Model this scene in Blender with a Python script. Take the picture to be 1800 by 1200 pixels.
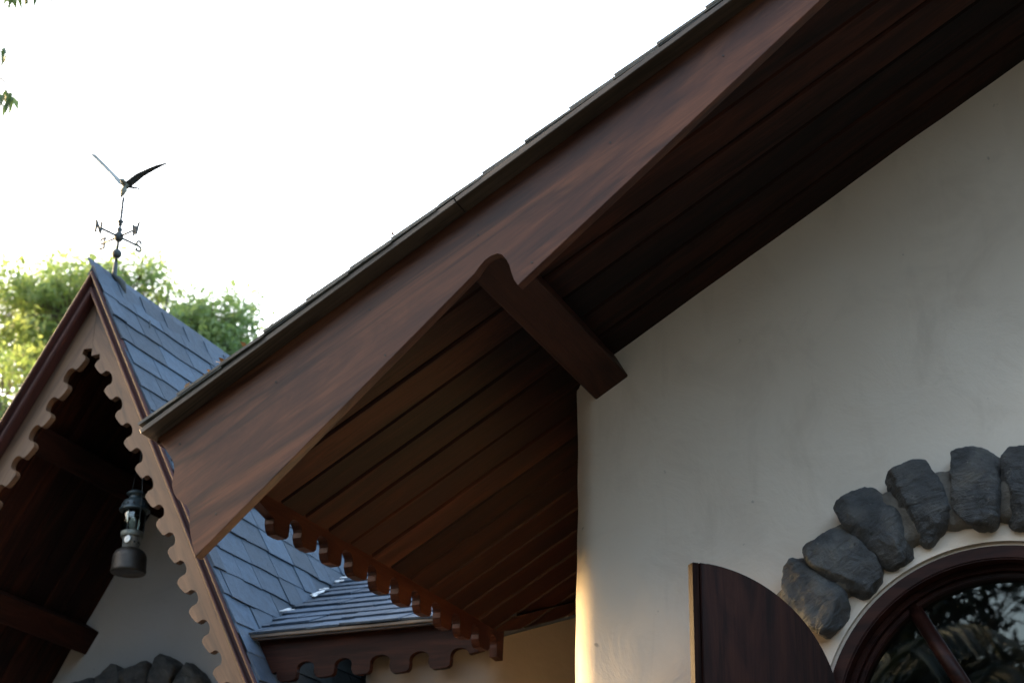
import bpy, bmesh, math, random
import numpy as np
from mathutils import Vector, Matrix, noise

random.seed(7)
rng = np.random.default_rng(11)
for o in list(bpy.data.objects):
    bpy.data.objects.remove(o)
SC = bpy.context.scene
COL = SC.collection
R = math.radians

# ------------------------------------------------------------------ camera
cam = bpy.data.cameras.new('camera')
cam.lens = 61.36
cam.sensor_width = 36.0
cam.sensor_fit = 'HORIZONTAL'
cam.clip_start = 0.05
cam.clip_end = 3000
cam.dof.use_dof = True
cam.dof.focus_distance = 4.6
cam.dof.aperture_fstop = 5.6
camo = bpy.data.objects.new('camera', cam)
COL.objects.link(camo)
camo.matrix_world = (Matrix.Translation((0, 0, 1.6)) @ Matrix.Rotation(R(23.454), 4, 'Z')
                     @ Matrix.Rotation(R(90 + 23.58), 4, 'X') @ Matrix.Rotation(R(1.015), 4, 'Z'))
SC.camera = camo

# ------------------------------------------------------------------ sky, sun, exposure
SUN_EL, SUN_AZ = 9.2, -85.5          # azimuth from +Y, clockwise; the sun stands low on the left
world = bpy.data.worlds.new('World')
SC.world = world
world.use_nodes = True
wn = world.node_tree
wn.nodes.clear()
sky = wn.nodes.new('ShaderNodeTexSky')
sky.sky_type = 'NISHITA'
sky.sun_disc = False
sky.sun_elevation = R(SUN_EL)
sky.sun_rotation = R(SUN_AZ)
sky.altitude = 0
sky.air_density = 1.0
sky.dust_density = 9.0
sky.ozone_density = 1.0
bg = wn.nodes.new('ShaderNodeBackground')
bg.inputs['Strength'].default_value = 0.15
wo = wn.nodes.new('ShaderNodeOutputWorld')
wn.links.new(sky.outputs[0], bg.inputs['Color'])
wn.links.new(bg.outputs[0], wo.inputs['Surface'])

sl = bpy.data.lights.new('sun', 'SUN')
sl.energy = 0.05
sl.angle = R(0.5)
sl.color = (1.0, 0.74, 0.46)
so = bpy.data.objects.new('sun', sl)
COL.objects.link(so)
sd = Vector((math.sin(R(SUN_AZ)) * math.cos(R(SUN_EL)), math.cos(R(SUN_AZ)) * math.cos(R(SUN_EL)), math.sin(R(SUN_EL))))
so.rotation_euler = sd.to_track_quat('Z', 'Y').to_euler()
so.location = sd * 40

vs = SC.view_settings
vs.view_transform = 'Standard'
vs.look = 'None'
vs.gamma = 1
vs.use_curve_mapping = False
vs.exposure = 4.0

# ------------------------------------------------------------------ helpers
WM = {}


def frame(origin, xa, ya, za):
    m = Matrix.Identity(4)
    for i, v in enumerate((xa, ya, za, origin)):
        for k in range(3):
            m[k][i] = v[k]
    return m


def place(o, M=None, parent=None):
    M = M or Matrix.Identity(4)
    COL.objects.link(o)
    WM[o.name] = M.copy()
    if parent is not None:
        o.parent = parent
        o.matrix_parent_inverse = WM[parent.name].inverted()
    o.matrix_basis = M
    return o


def tag(o, label=None, cat=None, group=None, kind=None):
    if label:
        o['label'] = label
    if cat:
        o['category'] = cat
    if group:
        o['group'] = group
    if kind:
        o['kind'] = kind
    return o


def empty(name, loc):
    o = bpy.data.objects.new(name, None)
    o.empty_display_size = 0.2
    return place(o, Matrix.Translation(loc))


def link_bm(name, bm, mat, parent=None, M=None, smooth=False):
    me = bpy.data.meshes.new(name)
    bmesh.ops.recalc_face_normals(bm, faces=bm.faces[:])
    bm.to_mesh(me)
    bm.free()
    me.materials.append(mat)
    if smooth:
        me.polygons.foreach_set('use_smooth', [True] * len(me.polygons))
    o = bpy.data.objects.new(name, me)
    return place(o, M, parent)


def link_py(name, verts, faces, mat, parent=None, M=None, smooth=False):
    me = bpy.data.meshes.new(name)
    me.from_pydata([tuple(v) for v in verts], [], faces)
    me.update()
    me.materials.append(mat)
    if smooth:
        me.polygons.foreach_set('use_smooth', [True] * len(me.polygons))
    o = bpy.data.objects.new(name, me)
    return place(o, M, parent)


def box_bm(x0, x1, y0, y1, z0, z1, bev=0.0, bm=None):
    bm = bm or bmesh.new()
    vs_ = [bm.verts.new((x, y, z)) for x in (x0, x1) for y in (y0, y1) for z in (z0, z1)]
    fs = [(0, 1, 3, 2), (4, 6, 7, 5), (0, 4, 5, 1), (2, 3, 7, 6), (0, 2, 6, 4), (1, 5, 7, 3)]
    nf = [bm.faces.new([vs_[i] for i in f]) for f in fs]
    if bev > 0:
        es = list({e for f in nf for e in f.edges})
        bmesh.ops.bevel(bm, geom=es, offset=bev, segments=1, affect='EDGES', clamp_overlap=True)
    return bm


def prism_bm(pts, d0, d1, axis='y', bev=0.0):
    """closed 2D outline extruded along one axis; pts are (u, v)"""
    bm = bmesh.new()

    def mk(u, v, d):
        return {'y': (u, d, v), 'x': (d, u, v), 'z': (u, v, d)}[axis]
    a = [bm.verts.new(mk(u, v, d0)) for u, v in pts]
    b = [bm.verts.new(mk(u, v, d1)) for u, v in pts]
    f1 = bm.faces.new(a)
    f2 = bm.faces.new(b[::-1])
    n = len(pts)
    for i in range(n):
        bm.faces.new((a[i], b[i], b[(i + 1) % n], a[(i + 1) % n]))
    if bev > 0:
        es = list(set(f1.edges) | set(f2.edges))
        bmesh.ops.bevel(bm, geom=es, offset=bev, segments=2, affect='EDGES', clamp_overlap=True)
    return bm


def tube_bm(pts, rad, seg=8, bm=None, cap=True):
    bm = bm or bmesh.new()
    pts = [Vector(p) for p in pts]
    rads = rad if isinstance(rad, (list, tuple)) else [rad] * len(pts)
    rings = []
    up = Vector((0.13, 0.31, 0.94))
    for i, p in enumerate(pts):
        t = (pts[min(i + 1, len(pts) - 1)] - pts[max(i - 1, 0)])
        t = t.normalized() if t.length > 1e-9 else Vector((0, 0, 1))
        s = t.cross(up)
        if s.length < 1e-3:
            s = t.cross(Vector((1, 0, 0)))
        s.normalize()
        u = s.cross(t)
        rings.append([bm.verts.new(p + (s * math.cos(k * 2 * math.pi / seg) + u * math.sin(k * 2 * math.pi / seg)) * rads[i]) for k in range(seg)])
    for a, b in zip(rings, rings[1:]):
        for k in range(seg):
            bm.faces.new((a[k], a[(k + 1) % seg], b[(k + 1) % seg], b[k]))
    if cap:
        bm.faces.new(rings[0][::-1])
        bm.faces.new(rings[-1])
    return bm


def lathe_bm(prof, seg=32, bm=None):
    bm = bm or bmesh.new()
    rings = []
    for r, z in prof:
        r = max(r, 1e-4)
        rings.append([bm.verts.new((r * math.cos(k * 2 * math.pi / seg), r * math.sin(k * 2 * math.pi / seg), z)) for k in range(seg)])
    for a, b in zip(rings, rings[1:]):
        for k in range(seg):
            bm.faces.new((a[k], a[(k + 1) % seg], b[(k + 1) % seg], b[k]))
    return bm


# ------------------------------------------------------------------ materials
def new_mat(name):
    m = bpy.data.materials.new(name)
    m.use_nodes = True
    nt = m.node_tree
    nt.nodes.clear()
    out = nt.nodes.new('ShaderNodeOutputMaterial')
    b = nt.nodes.new('ShaderNodeBsdfPrincipled')
    nt.links.new(b.outputs[0], out.inputs['Surface'])
    return m, nt, b, out


def ramp(nt, src, stops):
    r = nt.nodes.new('ShaderNodeValToRGB')
    el = r.color_ramp.elements
    while len(el) < len(stops):
        el.new(0.5)
    for e, (p, c) in zip(el, stops):
        e.position = p
        e.color = (*c, 1) if len(c) == 3 else c
    nt.links.new(src, r.inputs[0])
    return r.outputs[0]


def noise_n(nt, vec, scale, detail=4, rough=0.55, dist=0.0):
    n = nt.nodes.new('ShaderNodeTexNoise')
    n.inputs['Scale'].default_value = scale
    n.inputs['Detail'].default_value = detail
    n.inputs['Roughness'].default_value = rough
    n.inputs['Distortion'].default_value = dist
    nt.links.new(vec, n.inputs['Vector'])
    return n.outputs['Fac']


def mix_n(nt, fac, a, b, mode='MIX'):
    m = nt.nodes.new('ShaderNodeMix')
    m.data_type = 'RGBA'
    m.blend_type = mode
    for sock, v in ((m.inputs[0], fac), (m.inputs[6], a), (m.inputs[7], b)):
        if isinstance(v, (int, float)):
            sock.default_value = v
        elif isinstance(v, (tuple, list)):
            sock.default_value = (*v, 1) if len(v) == 3 else v
        else:
            nt.links.new(v, sock)
    return m.outputs[2]


def math_n(nt, op, a, b=None):
    m = nt.nodes.new('ShaderNodeMath')
    m.operation = op
    for i, v in enumerate((a, b)):
        if v is None:
            continue
        if isinstance(v, (int, float)):
            m.inputs[i].default_value = v
        else:
            nt.links.new(v, m.inputs[i])
    return m.outputs[0]


def bump_n(nt, height, strength, dist, bsdf):
    b = nt.nodes.new('ShaderNodeBump')
    b.inputs['Strength'].default_value = strength
    b.inputs['Distance'].default_value = dist
    nt.links.new(height, b.inputs['Height'])
    nt.links.new(b.outputs[0], bsdf.inputs['Normal'])


def obj_coords(nt, scale=(1, 1, 1), rnd=40.0):
    tc = nt.nodes.new('ShaderNodeTexCoord')
    oi = nt.nodes.new('ShaderNodeObjectInfo')
    mp = nt.nodes.new('ShaderNodeMapping')
    mp.inputs['Scale'].default_value = scale
    add = nt.nodes.new('ShaderNodeVectorMath')
    add.operation = 'ADD'
    cmb = nt.nodes.new('ShaderNodeCombineXYZ')
    k = math_n(nt, 'MULTIPLY', oi.outputs['Random'], rnd)
    for i in range(3):
        nt.links.new(k, cmb.inputs[i])
    nt.links.new(tc.outputs['Object'], mp.inputs['Vector'])
    nt.links.new(mp.outputs[0], add.inputs[0])
    nt.links.new(cmb.outputs[0], add.inputs[1])
    return add.outputs[0], oi.outputs['Random'], tc.outputs['Object']


def wood(name, dark, mid, light, rough=0.42, grain=1.0, var=0.5, coat=0.0, spec=0.5, scale=1.0):
    """varnished hardwood, grain along the local X axis of the piece"""
    m, nt, b, out = new_mat(name)
    v, rnd, raw = obj_coords(nt, (0.9 * scale, 6.5 * scale, 6.5 * scale))
    n1 = noise_n(nt, v, 1.9, 8, 0.66, 1.2)
    col = ramp(nt, n1, [(0.3, dark), (0.48, mid), (0.62, light), (0.75, mid)])
    v2, _, _ = obj_coords(nt, (2.4 * scale, 70 * scale, 70 * scale), 17)
    n2 = noise_n(nt, v2, 2.2, 6, 0.7, 0.6)
    col = mix_n(nt, 0.5 * grain, col, ramp(nt, n2, [(0.3, (0.3, 0.27, 0.25)), (0.65, (1.15, 1.1, 1.05))]), 'MULTIPLY')
    # dark mineral streaks
    v3, _, _ = obj_coords(nt, (0.55 * scale, 6 * scale, 6 * scale), 63)
    n3 = noise_n(nt, v3, 1.6, 5, 0.55, 1.6)
    st = ramp(nt, n3, [(0.52, (0, 0, 0)), (0.6, (1, 1, 1)), (0.66, (0, 0, 0))])
    col = mix_n(nt, math_n(nt, 'MULTIPLY', st, 0.6 * grain), col, tuple(c * 0.35 for c in dark))
    # piece-to-piece tone
    tone = math_n(nt, 'ADD', math_n(nt, 'MULTIPLY', rnd, var), 1.0 - var * 0.5)
    cc = nt.nodes.new('ShaderNodeCombineColor')
    for i in range(3):
        nt.links.new(tone, cc.inputs[i])
    col = mix_n(nt, 1.0, col, cc.outputs[0], 'MULTIPLY')
    nt.links.new(col, b.inputs['Base Color'])
    rr = nt.nodes.new('ShaderNodeMapRange')
    rr.inputs[3].default_value = rough - 0.03
    rr.inputs[4].default_value = rough + 0.06
    nt.links.new(n1, rr.inputs[0])
    nt.links.new(rr.outputs[0], b.inputs['Roughness'])
    b.inputs['Specular IOR Level'].default_value = spec
    b.inputs['Coat Weight'].default_value = coat
    b.inputs['Coat Roughness'].default_value = 0.3
    bump_n(nt, math_n(nt, 'ADD', math_n(nt, 'MULTIPLY', n2, 0.4), math_n(nt, 'MULTIPLY', n1, 1.2)), 0.15, 0.003, b)
    return m


MAT = {}
MAT['fascia'] = wood('fascia_wood', (0.028, 0.0088, 0.0042), (0.078, 0.0255, 0.0112), (0.132, 0.047, 0.02), rough=0.36, spec=0.2, var=0.15, scale=0.8, grain=1.0)
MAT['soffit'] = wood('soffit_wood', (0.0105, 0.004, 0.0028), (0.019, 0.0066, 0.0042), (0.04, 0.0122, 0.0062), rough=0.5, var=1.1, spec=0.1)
MAT['beam'] = wood('beam_wood', (0.027, 0.009, 0.0056), (0.045, 0.015, 0.0085), (0.062, 0.0215, 0.0115), rough=0.5, var=0.2, spec=0.12)
MAT['purlin'] = wood('purlin_wood', (0.01, 0.0036, 0.0025), (0.021, 0.0074, 0.0046), (0.032, 0.0112, 0.0066), rough=0.55, var=0.2, spec=0.08)
MAT['shutter'] = wood('shutter_wood', (0.012, 0.0038, 0.0028), (0.031, 0.0092, 0.006), (0.05, 0.0155, 0.009), rough=0.42, spec=0.15, var=0.2)
MAT['mould'] = wood('moulding_wood', (0.024, 0.0065, 0.0056), (0.042, 0.0112, 0.009), (0.062, 0.018, 0.014), rough=0.6, spec=0.3, var=0.1)
MAT['barge'] = wood('bargeboard_wood', (0.045, 0.0215, 0.0105), (0.108, 0.0555, 0.0275), (0.15, 0.081, 0.042), rough=0.6, grain=0.7, var=0.15)
MAT['trim'] = wood('trim_wood', (0.014, 0.0042, 0.0025), (0.03, 0.0092, 0.005), (0.046, 0.015, 0.0075), rough=0.5, var=0.15, spec=0.12)
MAT['strip'] = wood('strip_wood', (0.045, 0.031, 0.021), (0.085, 0.06, 0.041), (0.12, 0.088, 0.062), rough=0.6, var=0.2)


def plaster(name, base, stain, warm):
    m, nt, b, out = new_mat(name)
    v, rnd, raw = obj_coords(nt, (1, 1, 1), 3)
    n1 = noise_n(nt, v, 1.3, 5, 0.55, 0.4)
    n2 = noise_n(nt, v, 5.0, 6, 0.65, 0.8)
    n3 = noise_n(nt, v, 60, 4, 0.7)
    v4, _, _ = obj_coords(nt, (7, 7, 1.1), 5)
    n4 = noise_n(nt, v4, 1.6, 4, 0.6, 0.7)
    col = mix_n(nt, ramp(nt, n1, [(0.38, (0, 0, 0)), (0.66, (1, 1, 1))]), base, warm)
    col = mix_n(nt, math_n(nt, 'MULTIPLY', ramp(nt, n2, [(0.5, (0, 0, 0)), (0.8, (1, 1, 1))]), 0.35), col, stain)
    col = mix_n(nt, math_n(nt, 'MULTIPLY', ramp(nt, n4, [(0.58, (0, 0, 0)), (0.85, (1, 1, 1))]), 0.35), col, stain)
    # small chips and specks
    n5 = noise_n(nt, v, 26, 2, 0.5)
    col = mix_n(nt, math_n(nt, 'MULTIPLY', ramp(nt, n5, [(0.74, (0, 0, 0)), (0.79, (1, 1, 1))]), 0.6), col, tuple(c * 0.5 for c in stain))
    nt.links.new(col, b.inputs['Base Color'])
    b.inputs['Roughness'].default_value = 0.85
    h = math_n(nt, 'ADD', math_n(nt, 'MULTIPLY', n2, 1.0), math_n(nt, 'MULTIPLY', n3, 0.12))
    bump_n(nt, h, 0.35, 0.012, b)
    return m


MAT['plaster'] = plaster('white_plaster', (0.82, 0.7, 0.575), (0.52, 0.41, 0.315), (0.75, 0.62, 0.495))
MAT['plaster_c'] = plaster('shaded_beige_plaster', (0.14, 0.115, 0.09), (0.1, 0.08, 0.062), (0.125, 0.103, 0.077))  # beige darkened so the colour carries the shade under the overhang
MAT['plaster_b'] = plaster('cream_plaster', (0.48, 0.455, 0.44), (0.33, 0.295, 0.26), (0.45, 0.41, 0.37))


def stone_mat():
    m, nt, b, out = new_mat('slate_stone')
    v, rnd, raw = obj_coords(nt, (1, 1, 1), 30)
    n1 = noise_n(nt, v, 9, 8, 0.65, 0.6)
    n2 = noise_n(nt, v, 45, 6, 0.7)
    v3, _, _ = obj_coords(nt, (10, 10, 34), 30)
    n3 = noise_n(nt, v3, 1.2, 6, 0.6, 1.0)
    col = ramp(nt, n1, [(0.3, (0.024, 0.0245, 0.0255)), (0.46, (0.062, 0.062, 0.063)), (0.6, (0.11, 0.104, 0.096)), (0.76, (0.2, 0.172, 0.135))])
    col = mix_n(nt, math_n(nt, 'MULTIPLY', ramp(nt, n3, [(0.5, (0, 0, 0)), (0.72, (1, 1, 1))]), 0.5), col, (0.05, 0.045, 0.04))
    col = mix_n(nt, ramp(nt, n2, [(0.62, (0, 0, 0)), (0.74, (0.8, 0.8, 0.8))]), col, (0.24, 0.225, 0.2))
    nt.links.new(col, b.inputs['Base Color'])
    b.inputs['Roughness'].default_value = 0.62
    bump_n(nt, math_n(nt, 'ADD', math_n(nt, 'MULTIPLY', n1, 1.4), math_n(nt, 'ADD', math_n(nt, 'MULTIPLY', n2, 0.35), n3)), 0.9, 0.02, b)
    return m


MAT['stone'] = stone_mat()


def simple(name, c0, c1, scale=8, rough=0.8, bump=0.3, metal=0.0, dist=0.01, var=0.0):
    m, nt, b, out = new_mat(name)
    v, rnd, raw = obj_coords(nt, (1, 1, 1), 20)
    n1 = noise_n(nt, v, scale, 6, 0.62, 0.3)
    n2 = noise_n(nt, v, scale * 7, 4, 0.7)
    col = ramp(nt, n1, [(0.3, c0), (0.7, c1)])
    if var:
        tone = math_n(nt, 'ADD', math_n(nt, 'MULTIPLY', rnd, var), 1.0 - var * 0.5)
        cc = nt.nodes.new('ShaderNodeCombineColor')
        for i in range(3):
            nt.links.new(tone, cc.inputs[i])
        col = mix_n(nt, 1.0, col, cc.outputs[0], 'MULTIPLY')
    nt.links.new(col, b.inputs['Base Color'])
    b.inputs['Roughness'].default_value = rough
    b.inputs['Metallic'].default_value = metal
    bump_n(nt, math_n(nt, 'ADD', n1, math_n(nt, 'MULTIPLY', n2, 0.6)), bump, dist, b)
    return m


MAT['mortar'] = simple('mortar', (0.1, 0.088, 0.073), (0.185, 0.163, 0.138), 22, 0.9, 0.8, dist=0.008)
MAT['shingle'] = simple('asphalt_shingle', (0.0135, 0.026, 0.043), (0.028, 0.049, 0.077), 30, 0.75, 0.9, dist=0.004, var=0.75)
MAT['shingle_edge'] = simple('asphalt_shingle_aged', (0.045, 0.046, 0.042), (0.11, 0.106, 0.092), 30, 0.85, 0.9, dist=0.004, var=0.6)
MAT['sealant'] = simple('white_sealant', (0.6, 0.58, 0.56), (0.75, 0.74, 0.72), 40, 0.7, 0.5)
MAT['felt'] = simple('roof_felt', (0.03, 0.03, 0.032), (0.05, 0.05, 0.052), 20, 0.9, 0.3)
MAT['ground'] = simple('courtyard_ground', (0.035, 0.034, 0.024), (0.075, 0.068, 0.05), 1.5, 0.95, 0.5, dist=0.03)
MAT['iron'] = simple('patinated_iron', (0.016, 0.021, 0.023), (0.04, 0.048, 0.048), 60, 0.65, 0.3, metal=0.1, dist=0.002)
MAT['copper'] = simple('aged_copper', (0.1, 0.11, 0.095), (0.22, 0.22, 0.18), 50, 0.5, 0.3, metal=0.4, dist=0.002)
MAT['lantern_blue'] = simple('enamelled_steel', (0.025, 0.038, 0.043), (0.055, 0.075, 0.082), 40, 0.38, 0.2, metal=0.3, dist=0.001)
MAT['lantern_tank'] = simple('rusted_tank', (0.018, 0.015, 0.012), (0.042, 0.033, 0.026), 30, 0.5, 0.4, metal=0.5, dist=0.002)
MAT['lantern_steel'] = simple('worn_steel', (0.2, 0.21, 0.2), (0.4, 0.41, 0.39), 60, 0.4, 0.2, metal=0.6, dist=0.001)
MAT['mantle'] = simple('mantle_cloth', (0.25, 0.25, 0.24), (0.38, 0.38, 0.37), 60, 0.9, 0.2)
MAT['bark'] = simple('bark', (0.07, 0.052, 0.038), (0.16, 0.125, 0.095), 12, 0.9, 1.0, dist=0.03)
MAT['dry_leaf'] = simple('dry_leaf', (0.2, 0.09, 0.035), (0.35, 0.2, 0.09), 30, 0.8, 0.3)
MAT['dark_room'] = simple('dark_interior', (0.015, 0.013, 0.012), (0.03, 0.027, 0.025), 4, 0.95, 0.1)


def glass_mat():
    m, nt, b, out = new_mat('window_glass')
    nt.nodes.remove(b)
    tr = nt.nodes.new('ShaderNodeBsdfTransparent')
    tr.inputs[0].default_value = (0.75, 0.8, 0.78, 1)
    gl = nt.nodes.new('ShaderNodeBsdfGlossy')
    gl.inputs['Roughness'].default_value = 0.015
    lw = nt.nodes.new('ShaderNodeFresnel')
    lw.inputs['IOR'].default_value = 1.7
    tc = nt.nodes.new('ShaderNodeTexCoord')
    n = noise_n(nt, tc.outputs['Object'], 3.0, 2, 0.5)
    bp = nt.nodes.new('ShaderNodeBump')
    bp.inputs['Strength'].default_value = 0.008
    bp.inputs['Distance'].default_value = 0.05
    nt.links.new(n, bp.inputs['Height'])
    nt.links.new(bp.outputs[0], gl.inputs['Normal'])
    mx = nt.nodes.new('ShaderNodeMixShader')
    nt.links.new(math_n(nt, 'ADD', math_n(nt, 'MULTIPLY', lw.outputs[0], 0.95), 0.0), mx.inputs[0])
    nt.links.new(tr.outputs[0], mx.inputs[1])
    nt.links.new(gl.outputs[0], mx.inputs[2])
    nt.links.new(mx.outputs[0], out.inputs['Surface'])
    return m


MAT['glass'] = glass_mat()


def leaf_mat(name, c0, c1, c2, trans=0.45):
    m, nt, b, out = new_mat(name)
    tc = nt.nodes.new('ShaderNodeTexCoord')
    n1 = noise_n(nt, tc.outputs['Object'], 1.1, 3, 0.6)
    n2 = noise_n(nt, tc.outputs['Object'], 9, 2, 0.6)
    f = math_n(nt, 'ADD', math_n(nt, 'MULTIPLY', n1, 0.5), math_n(nt, 'MULTIPLY', n2, 0.5))
    col = ramp(nt, f, [(0.36, c0), (0.5, c1), (0.64, c2)])
    nt.links.new(col, b.inputs['Base Color'])
    b.inputs['Roughness'].default_value = 0.5
    t = nt.nodes.new('ShaderNodeBsdfTranslucent')
    nt.links.new(mix_n(nt, 1.0, col, (1.35, 1.4, 0.85), 'MULTIPLY'), t.inputs['Color'])
    mx = nt.nodes.new('ShaderNodeMixShader')
    mx.inputs[0].default_value = trans
    nt.links.new(b.outputs[0], mx.inputs[1])
    nt.links.new(t.outputs[0], mx.inputs[2])
    nt.links.new(mx.outputs[0], out.inputs['Surface'])
    return m


MAT['leaf'] = leaf_mat('leaf_fresh', (0.13, 0.2, 0.09), (0.2, 0.27, 0.125), (0.27, 0.32, 0.155), 0.58)  # both pale leaf colours carry the haze and glare over the background crowns
MAT['leaf_yellow'] = leaf_mat('leaf_yellowing', (0.12, 0.19, 0.075), (0.2, 0.265, 0.11), (0.28, 0.31, 0.135), 0.58)
MAT['leaf_dark'] = leaf_mat('leaf_dark', (0.03, 0.06, 0.02), (0.05, 0.09, 0.03), (0.08, 0.12, 0.04), 0.3)
MAT['leaf_deep'] = leaf_mat('leaf_deep', (0.008, 0.013, 0.007), (0.013, 0.02, 0.009), (0.019, 0.028, 0.013), 0.08)

# ================================================================== SETTING
gs = 600
g = link_py('ground', [(-gs, -gs, 0), (gs, -gs, 0), (gs, gs, 0), (-gs, gs, 0)], [(0, 1, 2, 3)], MAT['ground'])
tag(g, 'bare brown courtyard ground around the cottages', 'ground', kind='structure')

# ================================================================== MAIN COTTAGE
PA = R(29.8)
TP = math.tan(PA)
CP, SP = math.cos(PA), math.sin(PA)
E0 = Vector((-2.35, 0, 3.0364))
RK = frame(E0, (CP, 0, SP), (0, 1, 0), (-SP, 0, CP))     # along the rake, depth, out of the roof
RIDGE_X = 0.9
A_R = (RIDGE_X + 2.35) / CP


def soffit_z(x):
    return 3.0364 + (x + 2.35) * TP if x < RIDGE_X else 3.0364 + (2 * RIDGE_X - x + 2.35) * TP


cot = empty('cottage', (0, 4.2, 0))
tag(cot, 'white plastered cottage with overhanging dark wood gable eaves filling the right side', 'cottage')

# ---- wall
WX, WY = -1.658, 4.2
WC = Vector((-0.542, 0, 2.419))     # centre of the arched window


def n3(x, y, z, s):
    return noise.noise(Vector((x * s, y * s, z * s)))


def main_wall():
    path = []
    rad = 0.085
    y = 6.1
    while y > WY + rad + 0.001:
        path.append((WX, y, -1.0, 0.0))
        y -= 0.06 if y > 4.6 else 0.025
    for k in range(0, 11):
        t = k / 10 * math.pi / 2
        path.append((WX + rad - rad * math.cos(t), WY + rad - rad * math.sin(t), -math.cos(t), -math.sin(t)))
    x = WX + rad + 0.02
    while x < 3.45:
        path.append((x, WY, 0.0, -1.0))
        x += 0.02 if x < 0.3 else 0.15
    zs = [0.0, 0.5, 1.0, 1.4] + [1.6 + 0.02 * k for k in range(146)]
    verts, faces, idx = [], [], {}
    for i, (x, y, nx, ny) in enumerate(path):
        zt = soffit_z(x) + 0.012
        for j, z in enumerate(zs):
            zz = min(z, zt)
            amp = 0.012 * n3(x, y, zz, 1.3) + 0.006 * n3(x + 5, y, zz, 3.1) + 0.0022 * n3(x, y + 9, zz, 9)
            # the hand-finished corner bellies towards the yard and softens into the front
            dcor = max(0.0, x - WX)
            sag = 0.014 * math.exp(-dcor / 0.1) + 0.02 * max(0.0, 2.9 - zz) * math.exp(-(dcor / 0.16) ** 2)
            yy = y + ny * amp + (sag if ny < -0.5 else sag * 0.4)
            xx = x + nx * (amp * 1.3)
            idx[i, j] = len(verts)
            verts.append((xx, yy, zz))
    for i in range(len(path) - 1):
        for j in range(len(zs) - 1):
            q = [idx[i, j], idx[i + 1, j], idx[i + 1, j + 1], idx[i, j + 1]]
            c = sum((Vector(verts[k]) for k in q), Vector()) / 4
            if zs[j] >= max(soffit_z(path[i][0]), soffit_z(path[i + 1][0])) + 0.012:
                continue
            if path[i][1] < 4.21:
                d = math.hypot(c.x - WC.x, c.z - WC.z)
                if (c.z >= WC.z and d < 0.455) or (c.z < WC.z and c.z > 1.62 and abs(c.x - WC.x) < 0.455):
                    continue
            faces.append(q)
    return link_py('wall', verts, faces, MAT['plaster'], cot, smooth=True)


main_wall()
bm = box_bm(-1.6, 3.4, 6.1, 6.2, 0, 3.4)
link_bm('back_wall', bm, MAT['plaster'], cot)
bm = box_bm(3.4, 3.5, 4.2, 6.2, 0, 3.4)
link_bm('side_wall', bm, MAT['plaster'], cot)
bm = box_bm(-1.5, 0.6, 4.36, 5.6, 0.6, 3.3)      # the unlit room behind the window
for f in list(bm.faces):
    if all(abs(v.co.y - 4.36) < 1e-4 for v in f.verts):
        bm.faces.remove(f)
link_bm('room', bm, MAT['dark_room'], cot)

# ---- soffit planks, rake direction
FY0, FY1 = 3.268, 3.296            # fascia front and back
sof = empty('soffit', (0, 4.2, 3.0))
sof.parent = cot
sof.matrix_parent_inverse = WM[cot.name].inverted()
y = FY1 + 0.004
VAL_Y, VAL_S = 5.29, 0.84
seams = [3.42, 3.555, 3.688, 3.82, 3.952, 4.083, 4.215, 4.345, 4.47, 4.6, 4.73, 4.855, 4.985, 5.11, 5.24, 5.37, 5.5, 5.63, 5.76, 5.89, 6.02]
for ys in seams:
    y1 = ys
    gap = 0.0028
    a0 = 0.012 + max(0.0, (max(y, VAL_Y) - VAL_Y)) * VAL_S / CP
    a1 = 0.012 + max(0.0, (max(y1, VAL_Y) - VAL_Y)) * VAL_S / CP
    dz = random.uniform(-0.0015, 0.0015)
    th = 0.018
    # splayed long edges: a shallow V joint between planks
    ch = 0.0055
    prof = [(y + gap, dz + ch), (y + gap + ch, dz), (y1 - gap - ch, dz), (y1 - gap, dz + ch), (y1 - gap, th), (y + gap, th)]
    bm = bmesh.new()
    ends = []
    for e in (0, 1):
        row = []
        for (py, pz) in prof:
            aa = (a0 + (a1 - a0) * (py - y) / (y1 - y)) if e == 0 else A_R
            row.append(bm.verts.new((aa, py, pz)))
        ends.append(row)
    for i in range(6):
        bm.faces.new((ends[0][i], ends[0][(i + 1) % 6], ends[1][(i + 1) % 6], ends[1][i]))
    bm.faces.new(ends[0])
    bm.faces.new(ends[1][::-1])
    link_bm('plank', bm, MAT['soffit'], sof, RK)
    y = y1

# ---- beam (purlin) through the gable overhang
bm = box_bm(0.850, 0.962, FY1 + 0.003, 4.3, -0.082, -0.003, 0.004)
bo = link_bm('beam', bm, MAT['beam'], cot, RK @ Matrix.Translation((0, 0, 0)))
# give the beam a local X along its length
me = bo.data
BR = Matrix.Rotation(R(90), 4, 'Z')
me.transform(BR.inverted())
bo.matrix_basis = RK @ BR
WM[bo.name] = RK @ BR

# ---- bargeboard (fascia): wedges with a hooked cusp where each ends
def fascia_outline():
    pts = [(0.016, 0.002), (0.027, -0.025), (0.031, -0.05), (0.036, -0.078), (0.037, -0.1), (0.031, -0.12), (0.017, -0.136), (0.009, -0.15), (0.006, -0.168),
           (0.008, -0.188), (0.015, -0.204), (0.023, -0.219), (0.0245, -0.235), (0.019, -0.25), (0.01, -0.268), (0.003, -0.29), (-0.003, -0.318), (-0.009, -0.349)]
    base = 0.0
    cusp = [(0.887, -0.168), (0.905, -0.159), (0.922, -0.154), (0.94, -0.154), (0.955, -0.159), (0.963, -0.169), (0.966, -0.186), (0.964, -0.206), (0.959, -0.226), (0.955, -0.245), (0.956, -0.264)]
    pts += cusp
    pts += [(a + 1.06, b + 0.06) for a, b in cusp]
    pts = pts[:1] + [(a - 0.01, b + 0.016) for a, b in pts[1:]]
    pts += [(2.9, -0.06), (A_R, -0.02), (A_R, 0.002)]
    return pts


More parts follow.
